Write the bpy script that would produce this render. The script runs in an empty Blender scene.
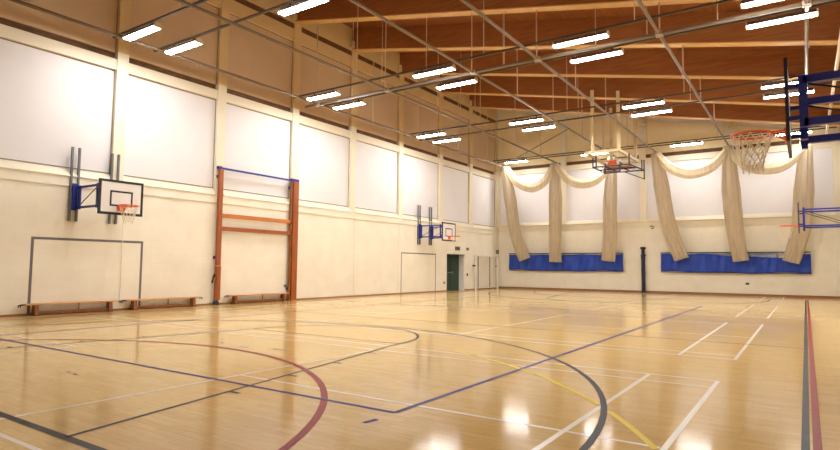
import bpy, math, random
from math import pi, sin, cos, radians, sqrt, atan2
from mathutils import Vector, Matrix

random.seed(4)
scene = bpy.context.scene
COL = scene.collection

# ------------------------------------------------------------------ materials
def lin(c):
    c = c / 255.0
    return c / 12.92 if c <= 0.04045 else ((c + 0.055) / 1.055) ** 2.4
def rgb(r, g, b):
    return (lin(r), lin(g), lin(b), 1.0)

def new_mat(name):
    m = bpy.data.materials.new(name)
    m.use_nodes = True
    nt = m.node_tree
    return m, nt, nt.nodes['Principled BSDF']

def mat(name, col, rough=0.6, metal=0.0, noise=0.0, nscale=4.0, spec=0.5, bump=0.0, stretch=(1, 1, 1)):
    """plain colour with a soft procedural variation in object space"""
    m, nt, b = new_mat(name)
    b.inputs['Roughness'].default_value = rough
    b.inputs['Metallic'].default_value = metal
    b.inputs['Specular IOR Level'].default_value = spec
    if noise <= 0:
        b.inputs['Base Color'].default_value = col
        return m
    tc = nt.nodes.new('ShaderNodeTexCoord')
    mp = nt.nodes.new('ShaderNodeMapping'); mp.inputs['Scale'].default_value = stretch
    nz = nt.nodes.new('ShaderNodeTexNoise'); nz.inputs['Scale'].default_value = nscale
    nz.inputs['Detail'].default_value = 4
    rp = nt.nodes.new('ShaderNodeValToRGB')
    lo = [c * (1 - noise) for c in col[:3]] + [1]; hi = [min(1, c * (1 + noise)) for c in col[:3]] + [1]
    rp.color_ramp.elements[0].position = 0.3; rp.color_ramp.elements[1].position = 0.7
    rp.color_ramp.elements[0].color = lo; rp.color_ramp.elements[1].color = hi
    nt.links.new(tc.outputs['Object'], mp.inputs[0]); nt.links.new(mp.outputs[0], nz.inputs['Vector'])
    nt.links.new(nz.outputs['Fac'], rp.inputs[0]); nt.links.new(rp.outputs[0], b.inputs['Base Color'])
    if bump > 0:
        bp = nt.nodes.new('ShaderNodeBump'); bp.inputs['Strength'].default_value = bump
        bp.inputs['Distance'].default_value = 0.01
        nt.links.new(nz.outputs['Fac'], bp.inputs['Height']); nt.links.new(bp.outputs[0], b.inputs['Normal'])
    return m

def block_mat(name, col, axis):
    """painted blockwork: faint courses, laid in the wall's own plane"""
    m, nt, b = new_mat(name)
    b.inputs['Roughness'].default_value = 0.55
    b.inputs['Specular IOR Level'].default_value = 0.35
    tc = nt.nodes.new('ShaderNodeTexCoord'); sp = nt.nodes.new('ShaderNodeSeparateXYZ')
    cb = nt.nodes.new('ShaderNodeCombineXYZ')
    nt.links.new(tc.outputs['Object'], sp.inputs[0])
    nt.links.new(sp.outputs[axis], cb.inputs[0]); nt.links.new(sp.outputs[2], cb.inputs[1])
    br = nt.nodes.new('ShaderNodeTexBrick')
    br.inputs['Scale'].default_value = 1.0
    br.inputs['Brick Width'].default_value = 0.45; br.inputs['Row Height'].default_value = 0.225
    br.inputs['Mortar Size'].default_value = 0.006; br.inputs['Mortar Smooth'].default_value = 0.4
    br.inputs['Color1'].default_value = col
    br.inputs['Color2'].default_value = tuple(c * 0.985 for c in col[:3]) + (1,)
    br.inputs['Mortar'].default_value = tuple(c * 0.955 for c in col[:3]) + (1,)
    nt.links.new(cb.outputs[0], br.inputs['Vector'])
    nz = nt.nodes.new('ShaderNodeTexNoise'); nz.inputs['Scale'].default_value = 1.3; nz.inputs['Detail'].default_value = 5
    nt.links.new(tc.outputs['Object'], nz.inputs['Vector'])
    mx = nt.nodes.new('ShaderNodeMix'); mx.data_type = 'RGBA'; mx.blend_type = 'MULTIPLY'
    rp = nt.nodes.new('ShaderNodeValToRGB')
    rp.color_ramp.elements[0].position = 0.25; rp.color_ramp.elements[0].color = (0.9, 0.88, 0.85, 1)
    rp.color_ramp.elements[1].position = 0.65; rp.color_ramp.elements[1].color = (1, 1, 1, 1)
    nt.links.new(nz.outputs['Fac'], rp.inputs[0])
    mx.inputs['Factor'].default_value = 0.7
    nt.links.new(br.outputs['Color'], mx.inputs[6]); nt.links.new(rp.outputs[0], mx.inputs[7])
    nt.links.new(mx.outputs[2], b.inputs['Base Color'])
    bp = nt.nodes.new('ShaderNodeBump'); bp.inputs['Strength'].default_value = 0.25; bp.inputs['Distance'].default_value = 0.004
    bp.invert = True
    nt.links.new(br.outputs['Fac'], bp.inputs['Height']); nt.links.new(bp.outputs[0], b.inputs['Normal'])
    return m

def floor_mat():
    m, nt, b = new_mat('sprung_timber_floor')
    tc = nt.nodes.new('ShaderNodeTexCoord')
    br = nt.nodes.new('ShaderNodeTexBrick')
    br.inputs['Scale'].default_value = 1.0
    br.inputs['Brick Width'].default_value = 0.48; br.inputs['Row Height'].default_value = 0.085
    br.inputs['Mortar Size'].default_value = 0.0012
    br.inputs['Bias'].default_value = 0.0
    br.inputs['Color1'].default_value = rgb(*FLOOR_A); br.inputs['Color2'].default_value = rgb(*FLOOR_B)
    br.inputs['Mortar'].default_value = rgb(*FLOOR_M)
    nt.links.new(tc.outputs['Object'], br.inputs['Vector'])
    mp = nt.nodes.new('ShaderNodeMapping'); mp.inputs['Scale'].default_value = (3, 22, 1)
    nz = nt.nodes.new('ShaderNodeTexNoise'); nz.inputs['Scale'].default_value = 1.6; nz.inputs['Detail'].default_value = 6
    nt.links.new(tc.outputs['Object'], mp.inputs[0]); nt.links.new(mp.outputs[0], nz.inputs['Vector'])
    rp = nt.nodes.new('ShaderNodeValToRGB')
    rp.color_ramp.elements[0].position = 0.3; rp.color_ramp.elements[0].color = (0.86, 0.83, 0.78, 1)
    rp.color_ramp.elements[1].position = 0.7; rp.color_ramp.elements[1].color = (1.06, 1.05, 1.04, 1)
    nt.links.new(nz.outputs['Fac'], rp.inputs[0])
    mx = nt.nodes.new('ShaderNodeMix'); mx.data_type = 'RGBA'; mx.blend_type = 'MULTIPLY'
    mx.inputs['Factor'].default_value = 0.55
    nt.links.new(br.outputs['Color'], mx.inputs[6]); nt.links.new(rp.outputs[0], mx.inputs[7])
    nt.links.new(mx.outputs[2], b.inputs['Base Color'])
    n2 = nt.nodes.new('ShaderNodeTexNoise'); n2.inputs['Scale'].default_value = 0.9; n2.inputs['Detail'].default_value = 3
    nt.links.new(tc.outputs['Object'], n2.inputs['Vector'])
    mr = nt.nodes.new('ShaderNodeMapRange')
    mr.inputs['To Min'].default_value = 0.085; mr.inputs['To Max'].default_value = 0.13
    nt.links.new(n2.outputs['Fac'], mr.inputs['Value']); nt.links.new(mr.outputs[0], b.inputs['Roughness'])
    b.inputs['Specular IOR Level'].default_value = 0.14
    bp = nt.nodes.new('ShaderNodeBump'); bp.inputs['Strength'].default_value = 0.05; bp.inputs['Distance'].default_value = 0.002
    nt.links.new(br.outputs['Fac'], bp.inputs['Height']); bp.invert = True
    return m

def timber_mat(name, col, dark, stretch, rough=0.5):
    m, nt, b = new_mat(name)
    tc = nt.nodes.new('ShaderNodeTexCoord')
    mp = nt.nodes.new('ShaderNodeMapping'); mp.inputs['Scale'].default_value = stretch
    nz = nt.nodes.new('ShaderNodeTexNoise'); nz.inputs['Scale'].default_value = 2.0; nz.inputs['Detail'].default_value = 5
    nt.links.new(tc.outputs['Object'], mp.inputs[0]); nt.links.new(mp.outputs[0], nz.inputs['Vector'])
    rp = nt.nodes.new('ShaderNodeValToRGB')
    rp.color_ramp.elements[0].position = 0.32; rp.color_ramp.elements[0].color = dark
    rp.color_ramp.elements[1].position = 0.66; rp.color_ramp.elements[1].color = col
    nt.links.new(nz.outputs['Fac'], rp.inputs[0]); nt.links.new(rp.outputs[0], b.inputs['Base Color'])
    b.inputs['Roughness'].default_value = rough
    return m

def net_mat(name, col, opacity):
    m, nt, b = new_mat(name)
    b.inputs['Base Color'].default_value = col
    b.inputs['Roughness'].default_value = 0.9
    b.inputs['Specular IOR Level'].default_value = 0.1
    out = nt.nodes['Material Output']
    tl = nt.nodes.new('ShaderNodeBsdfTranslucent'); tl.inputs[0].default_value = col
    mx = nt.nodes.new('ShaderNodeMixShader'); mx.inputs[0].default_value = 0.3
    nt.links.new(b.outputs[0], mx.inputs[1]); nt.links.new(tl.outputs[0], mx.inputs[2])
    tp = nt.nodes.new('ShaderNodeBsdfTransparent')
    m2 = nt.nodes.new('ShaderNodeMixShader')
    tc = nt.nodes.new('ShaderNodeTexCoord')
    mp = nt.nodes.new('ShaderNodeMapping'); mp.inputs['Scale'].default_value = (7, 7, 0.4)
    nz = nt.nodes.new('ShaderNodeTexNoise'); nz.inputs['Scale'].default_value = 1.0; nz.inputs['Detail'].default_value = 3
    nt.links.new(tc.outputs['Object'], mp.inputs[0]); nt.links.new(mp.outputs[0], nz.inputs['Vector'])
    mr = nt.nodes.new('ShaderNodeMapRange')
    mr.inputs['From Min'].default_value = 0.35; mr.inputs['From Max'].default_value = 0.65
    mr.inputs['To Min'].default_value = opacity - 0.08; mr.inputs['To Max'].default_value = min(1, opacity + 0.06)
    nt.links.new(nz.outputs['Fac'], mr.inputs['Value']); nt.links.new(mr.outputs[0], m2.inputs[0])
    nt.links.new(tp.outputs[0], m2.inputs[1]); nt.links.new(mx.outputs[0], m2.inputs[2])
    nt.links.new(m2.outputs[0], out.inputs['Surface'])
    return m

def emit_mat(name, col, strength):
    m, nt, b = new_mat(name)
    b.inputs['Base Color'].default_value = (0.9, 0.9, 0.9, 1)
    b.inputs['Emission Color'].default_value = col
    b.inputs['Emission Strength'].default_value = strength
    return m

# ---- tunables
LAMP = 46.0
EXPOSURE = 1.18
FLOOR_A = (228, 196, 132); FLOOR_B = (221, 186, 121); FLOOR_M = (200, 162, 100)

CREAM = rgb(244, 238, 222)
M = {
    'floor': floor_mat(),
    'block_y': block_mat('painted_blockwork_side', CREAM, 1),
    'block_x': block_mat('painted_blockwork_end', CREAM, 0),
    'panel': mat('white_wall_panel', rgb(230, 227, 230), 0.5, noise=0.03, nscale=0.7),
    'cream': mat('cream_paint', rgb(236, 227, 204), 0.5, noise=0.02, nscale=1.0),
    'buff': mat('buff_wall_panel', rgb(214, 188, 156), 0.55, noise=0.05, nscale=0.8),  # the white panel again, dim light above the lamps mixed into its colour
    'ochre': mat('buff_post_paint', rgb(224, 198, 150), 0.55, noise=0.03, nscale=1.0),  # cream paint darkened in colour to imitate the unlit zone above the lamps
    'ochre2': mat('warm_cream_paint', rgb(246, 228, 184), 0.55, noise=0.03, nscale=1.0),  # cream warmed and brightened in colour, imitating light on the upper far wall
    'groove': mat('panel_edge_shadow_gap', rgb(150, 132, 110), 0.6),  # dark strip colour imitating the thin shadow line along the panel edges
    'strip': mat('dark_stained_strip', rgb(112, 76, 44), 0.7, noise=0.35, nscale=3, stretch=(1, 1, 4)),
    'skirt': mat('brown_skirting', rgb(150, 104, 62), 0.5),
    'beam': timber_mat('brown_timber', rgb(164, 102, 52), rgb(142, 84, 39), (0.6, 6, 9)),
    'soffit': timber_mat('pale_timber', rgb(226, 186, 120), rgb(210, 166, 98), (0.7, 8, 8)),
    'deck': timber_mat('roof_boards', rgb(150, 92, 46), rgb(128, 75, 35), (5, 0.5, 5)),
    'tube': mat('galvanised_tube', rgb(134, 116, 98), 0.5, 0.2),
    'rod': mat('pale_rod', rgb(214, 186, 164), 0.5),
    'track': mat('dark_steel_channel', rgb(92, 80, 70), 0.5, 0.3),
    'clamp': mat('zinc_clamp', rgb(190, 180, 165), 0.4, 0.5),
    'housing': mat('lamp_housing', rgb(96, 84, 78), 0.5),
    'cap': mat('lamp_end_cap', rgb(226, 210, 180), 0.5),
    'lamp': emit_mat('lit_diffuser', (1.0, 0.985, 0.945, 1), LAMP),
    'line_white': mat('white_line_paint', rgb(246, 238, 222), 0.25),
    'line_black': mat('black_line_paint', rgb(44, 40, 44), 0.42, spec=0.12),
    'line_brown': mat('brown_line_paint', rgb(150, 92, 62), 0.25),
    'line_red': mat('red_line_paint', rgb(152, 32, 30), 0.42, spec=0.12),
    'line_blue': mat('blue_line_paint', rgb(60, 48, 130), 0.42, spec=0.12),
    'line_yellow': mat('yellow_line_paint', rgb(240, 214, 50), 0.42, spec=0.12),
    'goal_paint': mat('grey_goal_paint', rgb(112, 104, 104), 0.6),
    'steel': mat('grey_steel_channel', rgb(112, 116, 118), 0.4, 0.4),
    'blue': mat('blue_steel_paint', rgb(30, 42, 146), 0.35),
    'navy': mat('navy_paint', rgb(28, 32, 62), 0.5),
    'black': mat('black_paint', rgb(26, 26, 28), 0.5),
    'board': mat('white_backboard', rgb(240, 236, 234), 0.35),
    'rim': mat('orange_rim_paint', rgb(238, 96, 36), 0.35),
    'cord': mat('white_net_cord', rgb(236, 222, 196), 0.8),
    'gym': timber_mat('orange_stained_wood', rgb(170, 92, 42), rgb(146, 74, 30), (6, 6, 0.8), 0.35),
    'gymrail': timber_mat('pale_stained_rail', rgb(204, 126, 60), rgb(184, 106, 46), (6, 1, 6), 0.35),
    'bench': timber_mat('bench_pine', rgb(224, 166, 96), rgb(206, 144, 76), (6, 1, 6), 0.35),
    'benchleg': timber_mat('bench_brown_leg', rgb(150, 92, 46), rgb(122, 70, 32), (4, 4, 1), 0.4),
    'canvas': mat('blue_canvas', rgb(24, 66, 176), 0.5, noise=0.12, nscale=2.0),
    'liner': mat('grey_clear_sheet', rgb(150, 158, 176), 0.3, noise=0.2, nscale=6),
    'net': net_mat('beige_netting', rgb(220, 205, 178), 0.74),
    'swag': net_mat('beige_netting_sash', rgb(232, 218, 190), 0.8),
    'green': mat('dark_green_door', rgb(30, 62, 44), 0.4),
    'white': mat('white_steel', rgb(236, 232, 226), 0.4),
    'grey': mat('grey_plastic', rgb(122, 120, 112), 0.5),
    'ivory': mat('ivory_plastic', rgb(222, 204, 160), 0.5),
    'chrome': mat('chrome', rgb(170, 172, 172), 0.25, 0.9),
}

# ------------------------------------------------------------------ mesh builder
class MB:
    def __init__(self):
        self.v = []; self.f = []; self.sm = []
    def box(self, x0, x1, y0, y1, z0, z1):
        n = len(self.v)
        self.v += [(x0, y0, z0), (x1, y0, z0), (x1, y1, z0), (x0, y1, z0), (x0, y0, z1), (x1, y0, z1), (x1, y1, z1), (x0, y1, z1)]
        for q in ((3, 2, 1, 0), (4, 5, 6, 7), (0, 1, 5, 4), (1, 2, 6, 5), (2, 3, 7, 6), (3, 0, 4, 7)):
            self.f.append([n + i for i in q]); self.sm.append(False)
        return self
    def prism(self, poly, axis, a, b):
        """poly: points in the plane across the axis (x: (y,z), y: (x,z), z: (x,y)), counter-clockwise"""
        n = len(self.v); k = len(poly)
        for t in (a, b):
            for p, q in poly:
                self.v.append({'x': (t, p, q), 'y': (p, t, q), 'z': (p, q, t)}[axis])
        self.f.append([n + i for i in range(k)][::-1]); self.f.append([n + k + i for i in range(k)]); self.sm += [False, False]
        for i in range(k):
            j = (i + 1) % k
            self.f.append([n + i, n + j, n + k + j, n + k + i]); self.sm.append(False)
        return self
    def tube(self, pts, r, n=8, closed=False, rz=None, fold=None):
        """round (or elliptical: rz) tube along a path; r may be a list"""
        pts = [Vector(p) for p in pts]; m = len(pts)
        rs = r if isinstance(r, (list, tuple)) else [r] * m
        base = len(self.v)
        up = None
        for i, p in enumerate(pts):
            if closed: d = pts[(i + 1) % m] - pts[i - 1]
            elif i == 0: d = pts[1] - p
            elif i == m - 1: d = p - pts[i - 1]
            else: d = pts[i + 1] - pts[i - 1]
            d.normalize()
            if up is None:
                up = Vector((0, 1, 0)) if abs(d.y) < 0.9 else Vector((0, 0, 1))
            s = d.cross(up)
            if s.length < 1e-6: s = d.orthogonal()
            s.normalize(); u = s.cross(d); u.normalize(); up = u
            for k in range(n):
                a = 2 * pi * k / n
                g = 1.0 if fold is None else fold(a, i / max(1, m - 1))
                self.v.append(tuple(p + s * (rs[i] * g * cos(a)) + u * ((rs[i] if rz is None else rs[i] * rz) * g * sin(a))))
        for i in range(m if closed else m - 1):
            j = (i + 1) % m
            for k in range(n):
                l = (k + 1) % n
                self.f.append([base + i * n + k, base + i * n + l, base + j * n + l, base + j * n + k]); self.sm.append(True)
        if not closed:
            self.f.append([base + k for k in range(n)][::-1]); self.f.append([base + (m - 1) * n + k for k in range(n)]); self.sm += [False, False]
        return self
    def bar(self, a, b, w, h=None):
        """rectangular bar between two points, w across (horizontal), h the other way"""
        h = h or w
        a, b = Vector(a), Vector(b); d = (b - a).normalized()
        up = Vector((0, 0, 1)) if abs(d.z) < 0.95 else Vector((1, 0, 0))
        s = d.cross(up).normalized() * (w / 2); u = s.cross(d).normalized() * (h / 2)
        n = len(self.v)
        for p in (a, b):
            for c in (-s - u, s - u, s + u, -s + u): self.v.append(tuple(p + c))
        for q in ((0, 1, 2, 3), (7, 6, 5, 4), (0, 4, 5, 1), (1, 5, 6, 2), (2, 6, 7, 3), (3, 7, 4, 0)):
            self.f.append([n + i for i in q]); self.sm.append(False)
        return self
    def ribbon(self, pts, w, z, h=0.0, closed=False):
        """flat painted line on the floor"""
        n = len(self.v); m = len(pts)
        for i, p in enumerate(pts):
            if closed: a, b = pts[i - 1], pts[(i + 1) % m]
            else: a, b = pts[max(0, i - 1)], pts[min(m - 1, i + 1)]
            dx, dy = b[0] - a[0], b[1] - a[1]; L = sqrt(dx * dx + dy * dy)
            nx, ny = -dy / L * w / 2, dx / L * w / 2
            self.v += [(p[0] + nx, p[1] + ny, z), (p[0] - nx, p[1] - ny, z)]
        for i in range(m if closed else m - 1):
            j = (i + 1) % m
            self.f.append([n + 2 * i, n + 2 * i + 1, n + 2 * j + 1, n + 2 * j]); self.sm.append(False)
        return self
    def grid(self, fn, nu, nv, smooth=True):
        n = len(self.v)
        for i in range(nu + 1):
            for j in range(nv + 1): self.v.append(tuple(fn(i / nu, j / nv)))
        for i in range(nu):
            for j in range(nv):
                a = n + i * (nv + 1) + j
                self.f.append([a, a + nv + 1, a + nv + 2, a + 1]); self.sm.append(smooth)
        return self
    def build(self, name, m, parent=None, loc=None, bevel=0.0, recalc=True):
        me = bpy.data.meshes.new(name)
        o = bpy.data.objects.new(name, me); COL.objects.link(o)
        off = Vector(loc) if loc is not None else Vector((0, 0, 0))
        if parent is not None: off = off + parent_origin(parent)
        me.from_pydata([tuple(Vector(p) - off) for p in self.v], [], self.f)
        for p, s in zip(me.polygons, self.sm): p.use_smooth = s
        me.materials.append(m)
        me.update()
        if loc is not None: o.location = loc
        if parent is not None:
            o.parent = parent
        if bevel > 0:
            bv = o.modifiers.new('bevel', 'BEVEL'); bv.width = bevel; bv.segments = 2; bv.limit_method = 'ANGLE'
        return o

def parent_origin(p):
    v = Vector((0, 0, 0))
    while p is not None:
        v += Vector(p.location); p = p.parent
    return v

def tag(o, label, cat, group=None, kind=None):
    o['label'] = label; o['category'] = cat
    if group: o['group'] = group
    if kind: o['kind'] = kind
    return o

def thing(name, loc, label, cat, group=None):
    o = bpy.data.objects.new(name, None); COL.objects.link(o)
    o.location = loc; o.empty_display_size = 0.1
    return tag(o, label, cat, group)

def copy_tree(o, parent=None):
    c = o.copy(); COL.objects.link(c)
    if parent is not None: c.parent = parent
    for ch in [x for x in bpy.data.objects if x.parent == o]: copy_tree(ch, c)
    return c

def arc(cx, cy, r, a0, a1, n=48):
    return [(cx + r * cos(radians(a0 + (a1 - a0) * i / n)), cy + r * sin(radians(a0 + (a1 - a0) * i / n))) for i in range(n + 1)]

def spline(pts, n=8):
    """Catmull-Rom through 3-D points"""
    P = [Vector(p) for p in pts]; out = []
    for i in range(len(P) - 1):
        a = P[max(0, i - 1)]; b = P[i]; c = P[i + 1]; d = P[min(len(P) - 1, i + 2)]
        for k in range(n):
            t = k / n
            out.append(0.5 * ((2 * b) + (c - a) * t + (2 * a - 5 * b + 4 * c - d) * t * t + (3 * b - a - 3 * c + d) * t ** 3))
    out.append(P[-1]); return out

# ------------------------------------------------------------------ the hall's measures
XL, XR = -16.2, 1.55           # side walls
YF, YB = 33.0, -4.0            # far wall, wall behind the camera
CX = -7.63                     # court centre line
PIL = [1.7, 5.13, 8.55, 11.95, 15.33, 18.75, 22.3, 26.0, 29.35, 32.78]   # wall posts and roof beams
def soffit_z(x): return 10.80 - 0.196 * (x - XL)      # underside of the beams: roof falls to the right
BEAM_D = 0.95
ORD = ['first', 'second', 'third', 'fourth', 'fifth', 'sixth', 'seventh', 'eighth', 'ninth']

# ------------------------------------------------------------------ floor and its markings
fl = MB().box(XL - 0.3, XR + 0.3, YB - 0.3, YF + 0.3, -0.2, 0.0).build('floor', M['floor'])
tag(fl, 'glossy pale timber sports floor covered in coloured court lines', 'floor', kind='structure')

w = MB(); LW = 0.042; Z = 0.0012
courts = [(1.49, 7.63), (9.58, 16.1), (18.2, 24.7), (26.5, 32.4)]
xa, xb, xn = -0.90, -1.66, CX
xl, xlb = 2 * CX - xa, 2 * CX - xb
for y0, y1 in courts:
    for y in (y0, y0 + 0.43, y1 - 0.45, y1): w.ribbon([(xl, y), (xa, y)], LW, Z)
    for x in (xa, xb, xl, xlb): w.ribbon([(x, y0), (x, y1)], LW + 0.006, Z + 0.0004)
    ym = (y0 + y1) / 2
    for s in (-1, 1):
        xs = CX + s * 1.98
        w.ribbon([(xs, y0), (xs, y1)], LW, Z + 0.0004)
        w.ribbon([(xs, ym), (CX + s * 6.7, ym)], LW, Z)
w.build('white_court_line', M['line_white'], fl)

b = MB(); Z = 0.0022; LB = 0.055
ybase, yhalf, yend = 2.17, 16.2, 30.2
sx0, sx1 = CX - 7.58, -0.045
b.ribbon([(sx0, ybase), (sx1, ybase)], 0.07, Z); b.ribbon([(sx0, yend), (sx1, yend)], LB, Z)
for x in (sx0, sx1): b.ribbon([(x, ybase), (x, yend)], LB, Z + 0.0002)
for s, y0 in ((1, ybase), (-1, yend)):
    hy = y0 + s * 1.575; fy = y0 + s * 5.8
    for q in (-1, 1):
        b.ribbon([(CX + q * 2.95, y0), (CX + q * 1.85, fy)], 0.045, Z)
        for t in (0.30, 0.47, 0.64, 0.81):
            kx = CX + q * (2.95 - 1.1 * t) + q * 0.09
            b.ribbon([(kx - 0.07, y0 + s * 5.8 * t), (kx + 0.07, y0 + s * 5.8 * t)], 0.05, Z)
    if s == 1: b.ribbon(arc(CX, fy, 1.85, 0, 180), 0.05, Z + 0.0002)
    else: b.ribbon(arc(CX, fy, 1.85, 180, 360), 0.05, Z + 0.0002)
    a = [(CX + 6.27, y0)] + [(CX + 6.27 * cos(t * pi / 64), hy + s * 6.27 * sin(t * pi / 64)) for t in range(65)] + [(CX - 6.27, y0)]
    b.ribbon(a, 0.06, Z + 0.0004)
b.ribbon(arc(CX, yhalf, 1.8, 0, 360)[:-1], 0.05, Z, closed=True)
# short black tape ticks
for x, y, dx, dy in ((-8.6, 6.54, .12, .03), (-8.2, 6.22, .12, -.05), (-7.51, 6.11, .22, 0), (-6.85, 6.26, .3, 0), (-7.43, 3.45, .06, 0), (-7.23, 3.43, .07, 0)):
    b.ribbon([(x - dx / 2, y - dy / 2), (x + dx / 2, y + dy / 2)], 0.04, Z)
b.build('black_court_line', M['line_black'], fl)

g = MB(); Z = 0.0018
for y in (7.95, 11.65, yhalf, 20.6): g.ribbon([(sx0 if y != 7.95 else CX - 1.85, y), (sx1 if y != 7.95 else CX + 1.85, y)], 0.04, Z)
g.build('brown_court_line', M['line_brown'], fl)

r = MB(); Z = 0.0030
r.ribbon([(0.03, 0.94), (0.03, 30.9)], 0.058, Z)
r.ribbon([(sx0 - 0.08, 0.94), (sx0 - 0.08, 30.9)], 0.058, Z)
r.ribbon(arc(CX, 0.94, 4.92, 0, 180, 64), 0.07, Z)
r.ribbon(arc(CX, 30.9, 4.92, 180, 360, 64), 0.07, Z)
r.build('red_court_line', M['line_red'], fl)

u = MB(); Z = 0.0034
bx0, bx1, by0, by1 = -12.13, -3.1, 4.22, 22.6
u.ribbon([(bx0, by0), (bx1, by0)], 0.05, Z); u.ribbon([(bx0, by1), (bx1, by1)], 0.05, Z)
u.ribbon([(bx0, by0), (bx0, by1)], 0.05, Z + .0002); u.ribbon([(bx1, by0), (bx1, by1)], 0.055, Z + .0002)
u.ribbon([(bx1 - 0.01, 3.80), (bx1 + 0.01, 3.95)], 0.05, Z)
u.build('blue_court_line', M['line_blue'], fl)

yl = MB(); Z = 0.0027
def ycirc(x): return (x, 0.83 + sqrt(7.62 ** 2 - (x - CX) ** 2))
yl.ribbon([ycirc(-4.6 + i * (2.9 / 24)) for i in range(25)], 0.055, Z)
yl.ribbon([ycirc(-1.53 + i * (0.58 / 10)) for i in range(11)], 0.055, Z)
yl.build('yellow_court_line', M['line_yellow'], fl)

# ------------------------------------------------------------------ side walls
Z_BAND, Z_SILL, Z_PAN0, Z_PAN1, Z_HEAD, Z_STR = 3.36, 3.62, 3.86, 6.86, 7.17, 7.38
Z_UP, Z_UPH, Z_ST2 = 10.02, 10.50, 10.74
def side_wall(name, x, s, door=None, label=''):
    """s = +1: the room lies on the +x side of the wall"""
    def bx(m, d0, d1, y0, y1, z0, z1):          # d: depth measured into the room
        a, c = sorted((x + s * d0, x + s * d1)); m.box(a, c, y0, y1, z0, z1)
    lo = MB()
    if door:
        bx(lo, -0.5, 0, YB, door[0], 0, Z_BAND); bx(lo, -0.5, 0, door[1], YF, 0, Z_BAND); bx(lo, -0.5, 0, door[0], door[1], door[2], Z_BAND)
    else: bx(lo, -0.5, 0, YB, YF, 0, Z_BAND)
    bx(lo, -0.5, 0.04, YB, YF, Z_BAND, Z_SILL)
    bx(lo, -0.5, -0.3, YB, YF, Z_SILL, 12.4)
    ob = lo.build(name, M['block_y'])
    tag(ob, label, 'wall', kind='structure')
    ys = [p for p in PIL]
    bays = [(ys[i], ys[i + 1]) for i in range(len(ys) - 1)]
    bays = [(YB, ys[0])] + bays
    post = MB()
    for p in ys: bx(post, -0.3, 0.03, p - 0.165, p + 0.165, Z_SILL, Z_STR)
    post.build('wall_post', M['cream'], ob)
    post = MB()
    for p in ys: bx(post, -0.3, 0.03, p - 0.165, p + 0.165, Z_STR, Z_ST2)
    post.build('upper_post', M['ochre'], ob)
    sill = MB(); head = MB(); st = MB(); up = MB(); gr = MB(); hu = MB()
    for y0, y1 in bays:
        pn = MB(); bx(pn, -0.3, -0.09, y0 + 0.165, y1 - 0.165, Z_PAN0 - 0.02, Z_PAN1 + 0.02); pn.build('wall_panel', M['panel'], ob)
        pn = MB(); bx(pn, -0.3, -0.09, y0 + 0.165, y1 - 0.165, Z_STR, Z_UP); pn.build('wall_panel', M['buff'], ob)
        bx(gr, -0.3, -0.075, y0 + 0.165, y1 - 0.165, Z_PAN0 - 0.005, Z_PAN0 + 0.022); bx(gr, -0.3, -0.07, y1 - 0.185, y1 - 0.165, Z_PAN0, Z_PAN1); bx(gr, -0.3, -0.07, y0 + 0.165, y1 - 0.165, Z_PAN1 - 0.03, Z_PAN1)
        bx(gr, -0.3, -0.075, y1 - 0.185, y1 - 0.165, Z_STR, Z_UP); bx(gr, -0.3, -0.07, y0 + 0.165, y1 - 0.165, Z_UP - 0.03, Z_UP)
        # sloping cream sill below the panel, with a small splayed end
        yy0, yy1 = y0 + 0.165, y1 - 0.165
        n = len(sill.v)
        a0, a1 = x - s * 0.10, x + s * 0.075
        sill.v += [(a0, yy0, Z_SILL), (a1, yy0, Z_SILL), (a1, yy0, Z_SILL + 0.02), (a0, yy0, Z_PAN0), (a0, yy1, Z_SILL), (a1, yy1, Z_SILL), (a1, yy1, Z_SILL + 0.02), (a0, yy1, Z_PAN0)]
        for q in ((0, 1, 2, 3), (4, 5, 6, 7), (0, 1, 5, 4), (1, 2, 6, 5), (2, 3, 7, 6), (3, 0, 4, 7)):
            sill.f.append([n + i for i in q]); sill.sm.append(False)
        bx(head, -0.3, 0.0, yy0, yy1, Z_PAN1, Z_HEAD)
        bx(hu, -0.3, 0.0, yy0, yy1, Z_UP, Z_UPH)
        bx(st, -0.3, -0.14, yy0, yy1, Z_HEAD, Z_STR)
        bx(st, -0.3, -0.05, yy0, yy1, Z_UPH, Z_ST2)
        bx(up, -0.3, -0.02, yy0 - .165, yy1 + .165, Z_ST2, 11.9)
    gr.build('panel_edge', M['groove'], ob)
    sill.build('sill', M['cream'], ob); head.build('header', M['cream'], ob)
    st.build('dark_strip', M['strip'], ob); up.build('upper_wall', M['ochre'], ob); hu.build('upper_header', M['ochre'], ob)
    return ob

wl = side_wall('wall_left', XL, 1, (26.68, 28.6, 2.0), 'left wall of cream blockwork with white panels between cream posts')
wr = side_wall('wall_right', XR, -1, None, 'right wall of cream blockwork at the edge of the hall')

# painted goals on the left wall
pg = MB()
def wall_rect(m, y0, y1, z1, t):
    x0, x1 = XL, XL + 0.004
    m.box(x0, x1, y0 - t / 2, y0 + t / 2, 0.0, z1 + t / 2); m.box(x0, x1, y1 - t / 2, y1 + t / 2, 0.0, z1 + t / 2)
    m.box(x0, x1, y0 + t / 2, y1 - t / 2, z1 - t / 2, z1 + t / 2)
wall_rect(pg, 6.49, 9.37, 1.95, 0.065)
pg.build('painted_goal', M['goal_paint'], wl)
pg = MB(); wall_rect(pg, 22.42, 25.5, 1.97, 0.05); pg.build('painted_goal', M['goal_paint'], wl)
# slim conduits running down the wall
cd = MB()
for yv in (8.78, 18.92, 22.2): cd.box(XL, XL + 0.012, yv - 0.006, yv + 0.006, 0.05, Z_BAND)
cd.build('conduit', M['cream'], wl)

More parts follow.
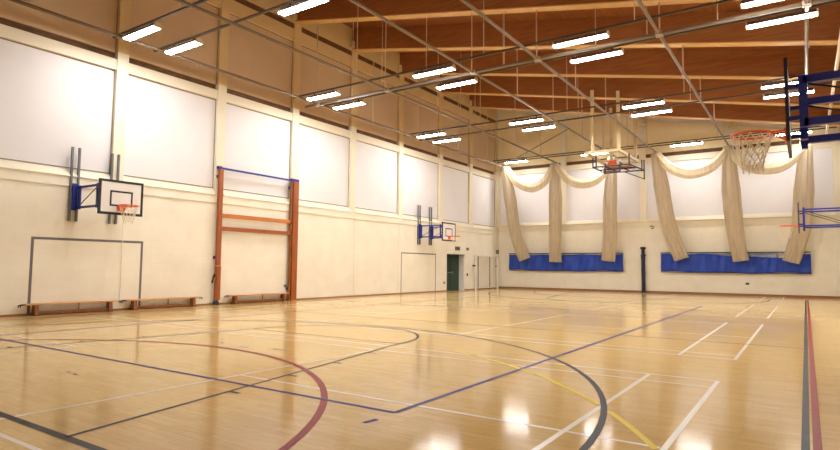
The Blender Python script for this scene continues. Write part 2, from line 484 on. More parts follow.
# end walls
def end_wall(name, y, s, label, detail=True):
    m = MB()
    a, c = sorted((y, y - s * 0.5))
    m.prism([(XL - 0.5, 0), (XR + 0.5, 0), (XR + 0.5, soffit_z(XR + .5) + BEAM_D + .1), (XL - 0.5, soffit_z(XL - .5) + BEAM_D + .1)], 'y', a, c)
    ob = m.build(name, M['block_x'])
    tag(ob, label, 'wall', kind='structure')
    if not detail: return ob
    def bx(m, d0, d1, x0, x1, z0, z1):
        a, c = sorted((y + s * d0, y + s * d1)); m.box(x0, x1, a, c, z0, z1)
    ps = [-16.2, -11.85, -7.33, -3.02, 1.38]
    m = MB()
    for p in ps: bx(m, 0, 0.16, p - 0.17, p + 0.17, 3.88, soffit_z(p) - 0.1)
    bx(m, 0, 0.035, XL, XR, 3.55, 3.88)
    for z0 in (0,):
        for p in ps[1:-1]: bx(m, 0, 0.012, p - 0.012, p + 0.012, 0.05, 3.55)
    m.build('wall_post', M['cream'], ob)
    sl = MB(); hd = MB(); st = MB(); up = MB()
    for i in range(4):
        x0, x1 = ps[i] + 0.17, ps[i + 1] - 0.17
        pn = MB(); bx(pn, 0, 0.02, x0, x1, 4.08, 7.12); pn.build('wall_panel', M['panel'], ob)
        sl.prism([(y, 3.88), (y + s * 0.18, 3.88), (y + s * 0.18, 3.9), (y + s * 0.02, 4.1)][::(1 if s > 0 else -1)], 'x', x0, x1)
        bx(hd, 0, 0.14, x0, x1, 7.12, 7.42)
        bx(st, 0, 0.03, x0, x1, 7.42, 7.64)
        n = len(up.v)
        up.prism([(x0, 7.64), (x1, 7.64), (x1, soffit_z(x1) + .5), (x0, soffit_z(x0) + .5)], 'y', y, y + s * 0.05)
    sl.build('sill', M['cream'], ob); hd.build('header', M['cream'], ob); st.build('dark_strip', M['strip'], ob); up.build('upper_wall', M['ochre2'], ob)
    return ob
wf = end_wall('wall_far', YF, -1, 'far end wall of cream blockwork with white panels above')
wb = end_wall('wall_back', YB, 1, 'plain cream end wall behind the viewer', False)

sk = MB().box(XL, XR, YF - 0.025, YF, 0, 0.11).build('baseboard_far', M['skirt']); tag(sk, 'brown timber skirting along the far wall', 'skirting', kind='structure')
sk = MB().box(XL, XL + 0.02, YB, 26.68, 0, 0.05).box(XL, XL + 0.02, 28.6, YF, 0, 0.05).build('baseboard_left', M['skirt']); tag(sk, 'low brown skirting along the left wall', 'skirting', kind='structure')

# roof deck, falling to the right
cz = MB()
x0, x1 = XL - 0.5, XR + 0.5
z0, z1 = soffit_z(x0) + BEAM_D, soffit_z(x1) + BEAM_D
cz.prism([(x0, z0), (x1, z1), (x1, z1 + 0.2), (x0, z0 + 0.2)], 'y', YB - 0.5, YF + 0.5)
ce = cz.build('ceiling', M['deck']); tag(ce, 'brown boarded roof deck sloping down to the right', 'ceiling', kind='structure')

# roof beams
BEAMW = 0.34
vis_beams = PIL[2:9]
for i, y in enumerate(vis_beams):
    nfar = len(vis_beams) - 1 - i
    m = MB()
    m.prism([(XL - 0.02, soffit_z(XL) + 0.03), (XR + .02, soffit_z(XR) + 0.03), (XR + .02, soffit_z(XR) + BEAM_D), (XL - 0.02, soffit_z(XL) + BEAM_D)], 'y', y - BEAMW / 2, y + BEAMW / 2)
    bo = m.build('beam', M['beam'])
    tag(bo, 'brown timber roof beam with pale underside, %s from the far wall' % ORD[nfar], 'roof beam', 'roof beams across the hall', 'structure')
    m = MB()
    m.prism([(XL - 0.02, soffit_z(XL)), (XR, soffit_z(XR)), (XR, soffit_z(XR) + 0.03), (XL - 0.02, soffit_z(XL) + 0.03)], 'y', y - BEAMW / 2, y + BEAMW / 2)
    m.build('soffit_board', M['soffit'], bo)
    MB().box(XL + 0.02, XL + 0.14, y - BEAMW / 2 - 0.16, y - BEAMW / 2 - 0.01, soffit_z(XL) + 0.03, soffit_z(XL) + 0.33).build('bracket', M['ivory'], bo)

# ------------------------------------------------------------------ suspended tubes, tracks and lamps
ZT = 7.45
TUBEX = [-15.18, -11.9, -8.5, -6.35, -2.98, 0.22]
tube_where = ['beside the left wall', 'over the middle of the left net', 'over the right end of the left net', 'over the left end of the right net', 'over the middle of the right net', 'over the right end of the right net']
for i, x in enumerate(TUBEX):
    t = thing('ceiling_tube', (x, 14.0, ZT), 'long grey lengthways steel tube under the roof, ' + tube_where[i], 'tube', 'lengthways ceiling tubes')
    MB().tube([(x, -1.0, ZT), (x, 32.2, ZT)], 0.045, 10).build('tube', M['tube'], t)
    for y in vis_beams:
        if y < 12: continue
        MB().tube([(x + 0.05, y, ZT), (x + 0.05, y, soffit_z(x))], 0.02, 6).build('drop_rod', M['rod'], t)
    cl = MB()
    cl.box(x - 0.09, x + 0.09, 15.45, 15.65, ZT - 0.055, ZT + 0.055).tube([(x - .07, 15.55, ZT - .09), (x - .07, 15.55, ZT + .1)], 0.02, 6)
    cl.build('clamp', M['clamp'], t, bevel=0.01)
t = thing('ceiling_tube', (CX, 15.55, ZT), 'thick grey steel tube crossing the hall under the lengthways tubes', 'tube')
MB().tube([(-15.9, 15.55, ZT), (1.5, 15.55, ZT)], 0.058, 12).build('tube', M['tube'], t)
for x in (-13.4, -10.2, -7.4, -4.6, -1.6):
    MB().tube([(x, 15.40, ZT), (x, 15.40, soffit_z(x))], 0.014, 6).build('drop_rod', M['rod'], t)
t = MB().tube([(-8.5, 24.4, ZT + .05), (-13.9, 30.0, ZT)], 0.03, 8).build('diagonal_brace', M['tube'], loc=(-11.2, 27.2, ZT))
tag(t, 'thin diagonal brace tube near the far left corner under the roof', 'tube')
t = MB().tube([(0.95, 4, 7.3), (0.95, 32.0, 7.3)], 0.05, 10).build('ceiling_pipe', M['cap'], loc=(0.95, 20, 7.3))
tag(t, 'pale pipe running lengthways high beside the right wall', 'pipe')

ROWS = [(8.0, 'front track of the nearest pair'), (9.2, 'rear track of the nearest pair'), (14.7, 'front track of the second nearest pair'), (16.1, 'rear track of the second nearest pair'),
        (21.85, 'front track of the third nearest pair'), (23.2, 'rear track of the third nearest pair'), (31.2, 'track in front of the far nets')]
COLS = [(-14.9, 'nearest the left wall'), (-10.2, 'second from the left wall'), (-5.55, 'third from the left wall'), (-1.05, 'nearest the right wall')]
LL = 1.50
def make_lamp():
    t = thing('batten_light', (0, 0, 0), '-', 'ceiling light', 'ceiling lamps')
    m = MB(); m.prism([(-0.05, 0.0), (-0.05, 0.06), (0.05, 0.06), (0.05, 0.0), (0.115, -0.045), (-0.115, -0.045)], 'x', 0.03, LL - 0.03)
    m.build('housing', M['housing'], t)
    m = MB(); m.prism([(-0.095, -0.046), (0.095, -0.046), (0.085, -0.074), (-0.085, -0.074)], 'x', 0.03, LL - 0.03)
    m.build('diffuser', M['lamp'], t)
    for x in (0, LL - 0.03):
        m = MB(); m.prism([(-0.055, 0.065), (-0.12, -0.045), (-0.1, -0.077), (0.1, -0.077), (0.12, -0.045), (0.055, 0.065)], 'x', x, x + 0.03)
        m.build('end_cap', M['cap'], t)
    for x in (0.3, LL - 0.3):
        MB().box(x - 0.02, x + 0.02, -0.02, 0.02, 0.055, 0.13).build('hook', M['track'], t)
    return t
proto = None
for ri, (y, rw) in enumerate(ROWS):
    tr = MB()
    zl = ZT + (0.24 if y > 30 else 0)
    zt = zl + 0.10
    tr.box(-15.7, 1.4, y - 0.03, y + 0.03, zt, zt + 0.05)
    to = thing('lighting_track', (CX, y, zt), 'thin dark steel channel across the hall, ' + rw, 'lighting track', 'lighting tracks')
    tr.build('channel', M['track'], to)
    for x in (-12.6, -7.7, -3.4):
        MB().tube([(x, y, zt + .04), (x, y, soffit_z(x) + BEAM_D)], 0.014, 6).build('drop_rod', M['rod'], to)
    for x, cw in COLS:
        if ri < 2 and x > -2: continue      # no lamp there
        if proto is None: proto = make_lamp(); o = proto
        else: o = copy_tree(proto)
        o.location = (x - (0.12 if ri < 2 else 0), y, zl - 0.03)
        o['label'] = 'lit lamp on the %s, %s' % (rw, cw)
# second, unlit track by the far nets
tr = thing('lighting_track', (CX, 31.75, ZT + .34), 'thin dark steel channel just behind the lamps by the far nets', 'lighting track', 'lighting tracks')
MB().box(-15.7, 1.4, 31.72, 31.78, ZT + 0.34, ZT + 0.39).build('channel', M['track'], tr)

# ------------------------------------------------------------------ wall-mounted basketball goals
def rim_net(c, r, drop, n, thick):
    """diamond string net hanging under a ring"""
    m = MB(); L = 6
    def pt(k, l):
        f = l / L
        rr = r * (1 - 0.52 * f ** 0.8) * (1 + 0.04 * sin(k * 2.3 + l))
        a = 2 * pi * (k + 0.5 * (l % 2)) / n
        return Vector((c[0] + rr * cos(a), c[1] + rr * sin(a), c[2] - drop * f + 0.012 * sin(k * 1.7 + l * 2)))
    for k in range(n):
        for l in range(L):
            a = pt(k, l); b0 = pt(k, l + 1); b1 = pt(k - 1 if l % 2 == 0 else k + 1, l + 1)
            m.tube([a, (a + b0) / 2 + Vector((0, 0, -.004)), b0], thick, 4); m.tube([a, (a + b1) / 2 + Vector((0, 0, -.004)), b1], thick, 4)
    for k in range(0, n, 2):
        m.tube([pt(k, L), pt(k, L) + Vector((0.01, 0, -0.05))], thick * 1.1, 4)
    return m

def ring(c, r, n=36): return [(c[0] + r * cos(2 * pi * k / n), c[1] + r * sin(2 * pi * k / n), c[2]) for k in range(n)]

def wall_goal(s, xw, xb, yc, bw, zb0, zb1, zrim, zarm, label, ny=0.53, bt=0.055, uy=0.0, nt=0.0045):
    """s = direction from the wall into the hall; xb = board plane"""
    t = thing('basketball_goal', (xw, yc, 0), label, 'basketball hoop', 'wall basketball hoops')
    zu0, zu1 = 2.43, 4.42
    for q in (-1, 1):
        for e in (-1, 1):
            yy = yc + uy + q * ny + e * 0.09
            a, c = sorted((xw + s * 0.02, xw + s * 0.08))
            MB().box(a, c, yy - 0.025, yy + 0.025, zu0, zu1).build('upright', M['steel'], t)
        m = MB()
        yq = yc + uy + q * ny
        a, c = sorted((xw + s * 0.08, xw + s * 0.13))
        m.box(a, c, yq - 0.06, yq + 0.06, zarm[0] - 0.08, zarm[1] + 0.1)
        m.build('hinge_plate', M['blue'], t)
    xf = xb - s * 0.17          # back of the board mount
    for q in (-1, 1):
        yq = yc + q * ny
        m = MB()
        for z in zarm: m.bar((xw + s * 0.12, yq, z), (xf, yq, z), bt, bt)
        for x in (xw + s * 0.2, xf): m.bar((x, yq, zarm[0] - 0.05), (x, yq, zarm[1] + 0.05), bt, bt)
        fo = m.build('side_frame', M['blue'], t)
        m = MB(); m.tube([(xw + s * 0.2, yq, zarm[0] + .05), (xf - s * .05, yq, zarm[1] - .05)], 0.012, 6); m.build('brace_rod', M['navy'], fo)
    m = MB()
    for z in (zarm[0] + 0.02, zarm[1] - 0.02): m.bar((xf, yc - ny, z), (xf, yc + ny, z), 0.06, 0.06)
    m.bar((xf, yc - .3, zarm[0] - .15), (xf, yc - .3, zarm[1] + .1), 0.09, 0.07); m.bar((xf, yc + .3, zarm[0] - .15), (xf, yc + .3, zarm[1] + .1), 0.09, 0.07)
    for yy in (yc - ny, yc + ny):
        for z in (zarm[0] + .06, zarm[1] - .06): m.bar((xf, yy, z), (xb - s * 0.025, yy, z), 0.05, 0.05)
    m.build('board_mount', M['blue'], t)
    # backboard with its painted border and target square
    a, c = sorted((xb - s * 0.028, xb))
    bo = MB().box(a, c, yc - bw / 2, yc + bw / 2, zb0, zb1).build('backboard', M['board'], t)
    bd = MB(); e = 0.055; a, c = sorted((xb, xb + s * 0.004))
    bd.box(a, c, yc - bw / 2, yc - bw / 2 + e, zb0, zb1).box(a, c, yc + bw / 2 - e, yc + bw / 2, zb0, zb1)
    bd.box(a, c, yc - bw / 2 + e, yc + bw / 2 - e, zb0, zb0 + e).box(a, c, yc - bw / 2 + e, yc + bw / 2 - e, zb1 - e, zb1)
    h = (zb1 - zb0); iw, i0, i1 = bw * 0.26, zb0 + h * 0.24, zb0 + h * 0.70; e = 0.045
    bd.box(a, c, yc - iw, yc - iw + e, i0, i1).box(a, c, yc + iw - e, yc + iw, i0, i1).box(a, c, yc - iw + e, yc + iw - e, i1 - e, i1).box(a, c, yc - iw + e, yc + iw - e, i0, i0 + e)
    bd.build('board_marking', M['black'], bo)
    ed = MB(); a, c = sorted((xb - s * 0.032, xb + s * 0.003)); e = 0.010
    ed.box(a, c, yc - bw / 2 - e, yc - bw / 2, zb0 - e, zb1 + e).box(a, c, yc + bw / 2, yc + bw / 2 + e, zb0 - e, zb1 + e)
    ed.box(a, c, yc - bw / 2, yc + bw / 2, zb0 - e, zb0).box(a, c, yc - bw / 2, yc + bw / 2, zb1, zb1 + e)
    ed.build('edge_trim', M['navy'], bo)
    R = 0.228; cx = xb + s * (0.15 + R)
    m = MB(); m.tube(ring((cx, yc, zrim), R), 0.015, 8, closed=True)
    m.bar((xb, yc - .09, zrim), (cx - s * R * 0.9, yc - .07, zrim), 0.02, 0.02); m.bar((xb, yc + .09, zrim), (cx - s * R * 0.9, yc + .07, zrim), 0.02, 0.02)
    m.bar((xb, yc - .09, zrim - .1), (cx - s * R * 0.95, yc - .05, zrim - .01), 0.015, 0.015); m.bar((xb, yc + .09, zrim - .1), (cx - s * R * 0.95, yc + .05, zrim - .01), 0.015, 0.015)
    a, c = sorted((xb, xb + s * 0.03)); m.box(a, c, yc - .1, yc + .1, zrim - .13, zrim + .03)
    ro = m.build('rim', M['rim'], t)
    rim_net((cx, yc, zrim - 0.01), R, 0.42, 12, nt).build('net', M['cord'], t)
    return t

wall_goal(1, XL, -14.9, 8.0, 1.16, 2.60, 3.49, 2.82, (2.80, 3.34), 'basketball hoop on blue wall bracket above the two benches', uy=-0.08)
wall_goal(1, XL, -14.7, 24.38, 1.26, 2.60, 3.50, 2.83, (2.80, 3.36), 'basketball hoop on blue wall bracket beside the green door')
wall_goal(-1, XR, -0.13, 8.2, 1.2, 2.775, 3.72, 3.0, (2.97, 3.46), 'basketball hoop on blue bracket seen edge-on, largest and nearest at the right', bt=0.085, nt=0.0065)
wall_goal(-1, XR, -0.17, 26.0, 1.6, 2.76, 3.80, 3.0, (2.95, 3.56), 'basketball hoop on blue bracket seen edge-on in front of the far net')

# ------------------------------------------------------------------ ceiling basketball goal, folded up
t = thing('folding_basketball_goal', (-7.4, 27.2, 6.2), 'cream ceiling-hung basketball goal folded up in front of the far nets', 'folded basketball hoop')
fx0, fx1, fy0, fy1, fz = -7.83, -6.68, 25.55, 29.0, 6.55
for (x, y) in ((fx0, fy0), (fx1, fy0), (-7.95, fy1), (-6.78, fy1)):
    MB().bar((x, y, fz), (x, y, soffit_z(x) + 0.25), 0.13, 0.13).build('post', M['ivory'], t)
m = MB()
m.bar((-8.15, fy0, fz), (fx1 + .05, fy0, fz), 0.12, 0.12); m.bar((-8.3, fy1, fz), (-6.62, fy1, fz), 0.12, 0.12)
m.bar((-8.1, fy0, fz), (-8.25, fy1, fz), 0.1, 0.12); m.bar((fx1, fy0, fz), (-6.65, fy1, fz), 0.1, 0.12)
m.bar((-8.3, 27.6, fz - .06), (-6.6, 27.6, fz - .06), 0.1, 0.1)
m.build('cradle_frame', M['ivory'], t)
m = MB(); z = 6.05
for a, c in (((-8.15, 26.6), (-6.5, 26.6)), ((-8.15, 28.6), (-6.3, 28.6)), ((-8.15, 26.6), (-8.15, 28.6)), ((-6.5, 26.6), (-6.3, 28.6)), ((-7.6, 26.6), (-7.5, 28.6)), ((-7.05, 26.6), (-6.95, 28.6)), ((-8.15, 27.6), (-6.4, 27.6))):
    m.bar((*a, z), (*c, z), 0.05, 0.05)
for x, y in ((-8.15, 26.6), (-8.0, 26.6), (-6.5, 26.6), (-6.3, 28.6), (-6.4, 28.6), (-8.15, 28.6)): m.bar((x, y, z - 0.04), (x, y, fz), 0.05, 0.05)
m.build('folded_arm', M['navy'], t)
m = MB(); z = 5.72
m.bar((-7.55, 26.2, z), (-6.75, 26.0, z - .05), 0.04, 0.05); m.bar((-6.75, 26.0, z - .05), (-6.75, 26.0, 6.1), 0.04, 0.04); m.bar((-7.55, 26.2, z), (-7.55, 26.6, 6.05), 0.04, 0.04)
m.bar((-6.75, 26.0, 6.05), (-6.75, 26.6, 6.05), 0.04, 0.04)
m.build('lower_bar', M['navy'], t)
m = MB()
m.bar((-6.3, 28.6, 6.1), (-6.3, 28.6, 5.6), 0.05, 0.05); m.bar((-6.3, 28.6, 5.62), (-7.2, 28.6, 6.03), 0.04, 0.04)
m.build('lower_bar', M['navy'], t)
MB().tube(ring((-7.45, 27.1, 6.33), 0.225), 0.02, 8, closed=True).box(-7.65, -7.25, 27.32, 27.36, 6.23, 6.43).build('rim', M['rim'], t)
MB().box(-7.15, -7.0, 26.9, 27.1, 6.2, 6.42).build('winch', M['board'], t, bevel=0.02)
m = MB(); m.box(-8.0, -6.7, 27.5, 28.5, 6.14, 6.17); m.build('backboard', M['gymrail'], t)

# ------------------------------------------------------------------ cricket nets gathered up at the far end
def bunch(pts, r, seed):
    P = spline(pts, 12); n = len(P)
    rs = []
    for i in range(n):
        f = i / (n - 1)
        rs.append(r * (0.55 + 0.45 * min(1, f * 3.0)) * (1 - 0.12 * f))
    ph = random.random() * 6
    def fold(a, f): return 1 + 0.16 * sin(7 * a + ph + 2.2 * f) + 0.10 * sin(12 * a - 1.5 * f + ph)
    return MB().tube(P, rs, 56, rz=0.45, fold=fold)
def swag(pts, r, seed):
    P = spline(pts, 10); n = len(P)
    rs = [r * (0.75 + 0.5 * sin(pi * i / (n - 1))) for i in range(n)]
    ph = random.random() * 6
    def fold(a, f): return 1 + 0.12 * sin(5 * a + ph + 3 * f) + 0.05 * sin(11 * a)
    return MB().tube(P, rs, 36, rz=0.55, fold=fold)
B1 = [(-15.08, 31.6, 7.45), (-14.84, 31.8, 5.42), (-14.59, 32.1, 3.29), (-14.09, 32.3, 1.80)]
B2 = [(-11.93, 31.6, 7.42), (-11.98, 31.8, 5.26), (-12.11, 32.1, 3.23), (-12.15, 32.3, 1.66)]
B3 = [(-8.62, 31.6, 7.42), (-8.83, 31.8, 5.07), (-8.94, 32.1, 3.16), (-9.1, 32.3, 1.72)]
B4 = [(-6.38, 31.6, 7.45), (-6.17, 31.8, 5.72), (-5.88, 32.1, 3.61), (-5.33, 32.3, 1.83)]
B5 = [(-2.99, 31.6, 7.42), (-2.94, 31.8, 5.23), (-2.84, 32.1, 3.26), (-2.64, 32.3, 1.74)]
B6 = [(0.2, 31.6, 7.42), (0.05, 31.8, 5.03), (-0.13, 32.1, 3.19), (-0.57, 32.3, 1.69)]
S1 = [(-15.0, 31.6, 7.42), (-14.35, 31.6, 6.5), (-13.32, 31.6, 6.03), (-12.45, 31.6, 6.42), (-11.98, 31.6, 7.3)]
S2 = [(-11.86, 31.6, 7.3), (-11.18, 31.6, 6.40), (-10.37, 31.6, 6.06), (-9.5, 31.6, 6.2), (-8.7, 31.6, 6.9)]
S3 = [(-6.32, 31.6, 7.4), (-5.68, 31.6, 6.60), (-4.74, 31.6, 6.2), (-3.73, 31.6, 6.45), (-3.02, 31.6, 7.2)]
S4 = [(-2.93, 31.6, 7.2), (-2.29, 31.6, 6.42), (-1.46, 31.6, 6.12), (-0.65, 31.6, 6.25), (0.12, 31.6, 6.95)]
for lab, bs, ss in (('beige cricket net tied up in three hanging bunches over the left blue sheet', (B1, B2, B3), (S1, S2)),
                    ('beige cricket net tied up in three hanging bunches over the right blue sheet', (B4, B5, B6), (S3, S4))):
    t = thing('cricket_net', (bs[1][0][0], 31.8, 1.7), lab, 'net', 'gathered cricket nets')
    for i, p in enumerate(bs): bunch(p, 0.36, i).build('hanging_bunch', M['net'], t)
    for i, p in enumerate(ss): swag(p, 0.21, i).build('swag', M['swag'], t)

# blue canvas sheets on the far wall
def canvas(x0, x1, label, liner):
    t = thing('canvas_sheet', ((x0 + x1) / 2, YF - .2, 1.15), label, 'canvas sheet', 'blue canvas sheets')
    y = YF - 0.22
    dips = [(0.15, 0.10), (0.5, 0.12), (0.82, 0.10)]
    def top(u):
        z = 2.12
        if liner:
            z = 2.13 - 0.18 * min(1, max(0, (u - 0.30) * 2.5)) * (1 if u < 0.86 else 0.2)
        return z - 0.05 * abs(sin(u * pi * 3))
    def fn(u, v):
        x = x0 + (x1 - x0) * u
        z0 = 1.15 + 0.025 * sin(u * 17) + (0.02 * sin(u * 7 + 1))
        z = z0 + (top(u) - z0) * v
        yy = y + 0.05 * sin(u * 40 + 3 * v) * (0.4 + 0.6 * v) + 0.03 * sin(u * 95 - 9 * abs(((u * 3) % 1) - .5) * v)
        return (x, yy, z)
    m = MB().grid(fn, 160, 10)
    o = m.build('canvas', M['canvas'], t)
    sd = o.modifiers.new('thick', 'SOLIDIFY'); sd.thickness = 0.006
    MB().bar((x0, YF - 0.2, 2.17), (x1, YF - 0.2, 2.17), 0.06, 0.05).build('top_bar', M['navy'], t)
    MB().bar((x0 + .02, y, 1.14), (x1 - .02, y, 1.15), 0.03, 0.03).build('hem', M['navy'], t)
    for x in (x0 + .3, (x0 + x1) / 2, x1 - .3): MB().bar((x, YF - .2, 2.17), (x, YF, 2.17), 0.04, 0.04).build('bracket', M['navy'], t)
    if liner:
        xa_, xb_ = x0 + (x1 - x0) * 0.26, x0 + (x1 - x0) * 0.80
        m = MB().grid(lambda u, v: (xa_ + (xb_ - xa_) * u, y + 0.09 + 0.012 * sin(u * 70), 1.75 + 0.38 * v), 80, 2)
        o = m.build('liner', M['liner'], t); sd = o.modifiers.new('thick', 'SOLIDIFY'); sd.thickness = 0.004
    return t
canvas(-15.38, -8.43, 'long blue canvas sheet low on the far wall beneath the left net', False)
canvas(-6.46, 0.22, 'long blue canvas sheet with grey strip low on the far wall beneath the right net', True)

# padded post between the sheets
t = thing('padded_post', (-7.38, YF - 0.16, 0), 'tall navy padded post standing against the far wall between blue sheets', 'post')
P = [(-7.38, YF - .16, z) for z in (0, .05, .6, 1.2, 1.7, 1.98, 2.02, 2.1, 2.34, 2.38)]
MB().tube(P, [.1, .11, .10, .11, .10, .115, .09, .09, .09, .05], 14).build('pad', M['navy'], t)
MB().tube([(-7.38, YF - .16, 2.38), (-7.38, YF - .16, 2.5)], 0.14, 12).build('cap', M['black'], t)
MB().tube(ring((-7.36, YF - .17, 2.05), 0.125, 20), 0.03, 6, closed=True).build('strap', M['black'], t)

# ------------------------------------------------------------------ swing-out gym frame on the left wall
t = thing('climbing_frame', (XL, 13.7, 0), 'orange-brown wooden gym frame with blue top bar folded against the left wall', 'gym frame')
xo = XL + 0.06; G0 = -0.13; G1 = -0.12
MB().box(xo, xo + 0.12, 11.86, 12.00, 1.28, 4.50).build('post', M['gym'], t, bevel=0.006)
MB().box(xo + .01, xo + 0.13, 11.85, 12.01, 0.16, 1.27).build('lower_post', M['gym'], t, bevel=0.006)
MB().tube([(xo + .06, 11.90, 0), (xo + .06, 11.90, 0.07), (xo + .06, 11.90, 0.16)], [0.11, 0.1, 0.07], 12).build('caster', M['black'], t)
MB().bar((xo + .1, 11.77, 0.98), (xo + .14, 11.67, 0.72), 0.03, 0.05).bar((xo + .1, 11.82, 0.95), (xo + .14, 11.75, 1.02), 0.03, 0.04).build('lever', M['black'], t)
MB().box(xo, xo + 0.13, 15.15, 15.42, 0.0, 4.5).build('post', M['gym'], t, bevel=0.006)
MB().box(xo + 0.01, xo + 0.1, 15.06, 15.12, 0.0, 4.48).build('guide_rail', M['benchleg'], t)
for q in ((15.05, 15.45, .4, .5), (15.05, 15.45, 4.2, 4.3), (11.82, 11.97, 4.2, 4.3), (11.82, 11.97, 1.5, 1.6)): MB().box(XL, xo, *q).build('wall_bracket', M['blue'], t)
MB().box(xo + .03, xo + 0.1, 12.00, 15.13, 2.885, 3.02).build('rail', M['gymrail'], t, bevel=0.01)
MB().box(xo + .03, xo + 0.1, 12.00, 15.13, 2.445, 2.58).build('rail', M['gym'], t, bevel=0.01)
MB().bar((xo + .06, 11.83, 4.53), (xo + .06, 15.32, 4.53), 0.06, 0.06).box(xo, xo + .12, 15.05, 15.43, 4.5, 4.60).box(xo, xo + .12, 11.80, 11.93, 4.5, 4.58).build('top_bar', M['blue'], t)
MB().box(XL, XL + .03, 14.94, 15.06, 0.50, 0.60).build('latch', M['grey'], t)

# benches
def bench(y0, y1, label):
    t = thing('balance_bench', (XL + .16, (y0 + y1) / 2, 0), label, 'bench', 'wooden gym benches')
    xa, xb = XL + 0.04, XL + 0.27
    MB().box(xa, xb, y0, y1, 0.265, 0.30).build('seat', M['bench'], t, bevel=0.006)
    for yy in (y0 + 0.26, y1 - 0.20):
        m = MB(); m.prism([(xa + .01, 0), (xb - .01, 0), (xb - .035, 0.265), (xa + .035, 0.265)], 'y', yy - 0.045, yy + 0.045); m.build('leg', M['benchleg'], t)
        MB().box(xa, xb, yy - .05, yy + .05, 0, .012).build('foot', M['black'], t)
    ya, yb = y0 + 0.305, y1 - 0.245
    xm = (xa + xb) / 2
    MB().box(xm - .03, xm + .03, ya, yb, 0.03, 0.10).build('balance_beam', M['benchleg'], t)
    MB().box(xm - .01, xm + .01, (ya + yb) / 2 + .1, (ya + yb) / 2 + .13, 0.10, 0.265).build('stay', M['benchleg'], t)
    for yy, d in ((y0, -1), (y1, 1)):
        for x in (xa + .06, xb - .06):
            m = MB().tube([(x, yy, 0.275), (x, yy + d * 0.07, 0.275), (x, yy + d * .1, 0.255), (x, yy + d * .095, 0.215)], 0.014, 6)
            m.build('hook', M['black'], t)
bench(6.32, 8.62, 'long low wooden bench at the left end of the two under the hoop')
bench(8.86, 11.22, 'long low wooden bench against the left wall just left of the gym frame')
bench(12.36, 14.98, 'low wooden bench standing inside the orange gym frame')

# ------------------------------------------------------------------ door, goal and small fittings by the far left corner
d = MB().box(XL - 0.42, XL - 0.37, 26.68, 28.6, 0, 2.0).build('door_1', M['green'])
tag(d, 'dark green fire exit door recessed in the left wall', 'door', kind='structure')
MB().box(XL - .37, XL - .33, 26.85, 27.75, 0.98, 1.03).box(XL - .36, XL - .30, 26.82, 26.92, 0.93, 1.08).box(XL - .36, XL - .30, 27.7, 27.8, 0.93, 1.08).build('push_bar', M['chrome'], d)
MB().box(XL - .37, XL - .36, 27.62, 27.66, 0, 2.0).build('leaf_joint', M['black'], d)
MB().box(XL - .36, XL - .01, 28.57, 28.6, 0, 2.0).build('jamb', M['white'], d)
MB().box(XL - .36, XL + .02, 26.66, 26.69, 0, 2.02).box(XL - .36, XL + .02, 26.69, 28.57, 1.98, 2.02).build('frame', M['navy'], d)

t = thing('goal', (XL + .1, 31.1, 0), 'white five-a-side goal folded against the left wall by the far corner', 'goal')
for yy in (29.72, 32.55):
    MB().bar((XL + .14, yy, 0), (XL + .14, yy, 2.02), 0.09, 0.09).build('post', M['white'], t)
MB().bar((XL + .14, 29.67, 2.0), (XL + .14, 32.6, 2.0), 0.08, 0.08).build('crossbar', M['white'], t)
MB().bar((XL + .08, 29.75, 0.1), (XL + .08, 32.5, 0.1), 0.05, 0.05).build('ground_bar', M['white'], t)
for yy in (30.15, 31.65): MB().bar((XL + .06, yy, 0.1), (XL + .06, yy, 1.95), 0.04, 0.03).build('net_support', M['grey'], t)
for yy in (29.62, 32.62): MB().box(XL, XL + .16, yy - .08, yy + .02, 1.36, 1.44).build('wall_clip', M['black'], t)
m = MB()
for k in range(19):
    y = 29.8 + k * 0.15; m.tube([(XL + .05, y, 0.12), (XL + .05, y, 1.96)], 0.003, 3)
for k in range(12):
    z = 0.15 + k * 0.155; m.tube([(XL + .05, 29.8, z), (XL + .05, 32.5, z)], 0.003, 3)
m.build('net', M['cord'], t)

t = thing('exit_sign', (XL, 27.75, 2.25), 'small grey exit sign box on the wall above the green door', 'sign')
MB().box(XL, XL + .07, 27.52, 27.98, 2.24, 2.46).build('case', M['grey'], t, bevel=0.01)
MB().box(XL + .07, XL + .074, 27.56, 27.94, 2.28, 2.42).build('face', M['green'], t)
o = MB().box(XL, XL + .08, 28.8, 29.0, 2.27, 2.43).build('alarm_sounder', M['grey'], loc=(XL, 28.9, 2.27), bevel=0.015); tag(o, 'small grey box on the wall just right of the exit sign', 'wall box')
o = MB().box(XL, XL + .04, 28.84, 28.95, 0.80, 0.95).build('call_point', M['black'], loc=(XL, 28.9, .8), bevel=0.008); tag(o, 'small dark switch on the wall right of the green door', 'switch')
o = MB().box(XL, XL + .03, 26.30, 26.44, 0.40, 0.52).build('wall_socket', M['grey'], loc=(XL, 26.37, .4), bevel=0.008); tag(o, 'small grey socket low on the wall left of the green door', 'socket')
o = MB().box(XL, XL + .12, 32.62, 32.84, 2.16, 2.42).build('control_box', M['grey'], loc=(XL, 32.73, 2.2), bevel=0.02); tag(o, 'grey box on the left wall above the white goal in the corner', 'wall box')
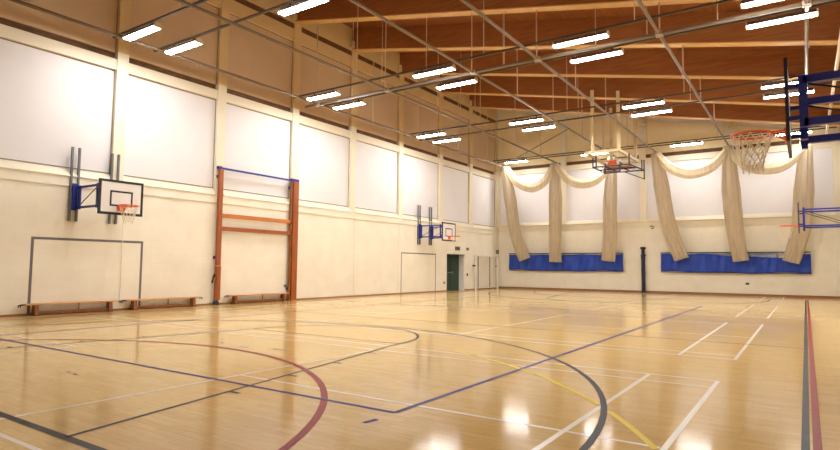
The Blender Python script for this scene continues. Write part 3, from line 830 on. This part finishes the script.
o = MB().box(-2.53, -2.37, YF - .03, YF, 0.56, 0.66).build('wall_socket', M['black'], loc=(-2.45, YF, .56), bevel=0.008); tag(o, 'small dark socket low on the far wall under the right blue sheet', 'socket')
m = MB().tube([(-7.02, YF - .02, 3.62), (-6.92, YF - .12, 3.66), (-6.82, YF - .12, 3.6), (-6.84, YF - .1, 3.5), (-6.95, YF - .03, 3.5)], 0.022, 6)
o = m.build('wall_hook', M['black'], loc=(-6.95, YF, 3.5)); tag(o, 'small curved dark hook on the far wall left of the right net', 'hook')
for x, z, lab in ((-2.9, 8.50, 'small ivory speaker box high on the far wall behind the nearest right hoop'), (-7.25, 9.30, 'small ivory speaker box high on the far wall above the padded post')):
    o = MB().box(x - .16, x + .16, YF - .36, YF - .16, z, z + .42).build('wall_speaker', M['ivory'], loc=(x, YF - .2, z), bevel=0.02); tag(o, lab, 'speaker', 'far wall speakers')

# ------------------------------------------------------------------ camera, world, view
cam_d = bpy.data.cameras.new('camera'); cam = bpy.data.objects.new('camera', cam_d); COL.objects.link(cam)
p, yw, ro = radians(4.177), radians(34.008), radians(0.5256)
F = Vector((-sin(yw) * cos(p), cos(yw) * cos(p), sin(p)))
R0 = Vector((cos(yw), sin(yw), 0)); U0 = R0.cross(F)
R = R0 * cos(ro) + U0 * sin(ro); U = U0 * cos(ro) - R0 * sin(ro)
cam.matrix_world = Matrix(((R.x, U.x, -F.x, 0.0), (R.y, U.y, -F.y, 0.0), (R.z, U.z, -F.z, 1.31), (0, 0, 0, 1)))
cam_d.sensor_width = 36.0; cam_d.sensor_fit = 'HORIZONTAL'
cam_d.lens = 570.93 / 840 * 36.0
cam_d.clip_start = 0.05; cam_d.clip_end = 200
scene.camera = cam

wd = bpy.data.worlds.new('world'); scene.world = wd; wd.use_nodes = True
bg = wd.node_tree.nodes['Background']; bg.inputs[0].default_value = (1, 0.9, 0.78, 1); bg.inputs[1].default_value = 0.0

vs = scene.view_settings
vs.view_transform = 'Standard'; vs.look = 'None'; vs.exposure = EXPOSURE; vs.gamma = 1.0; vs.use_curve_mapping = False
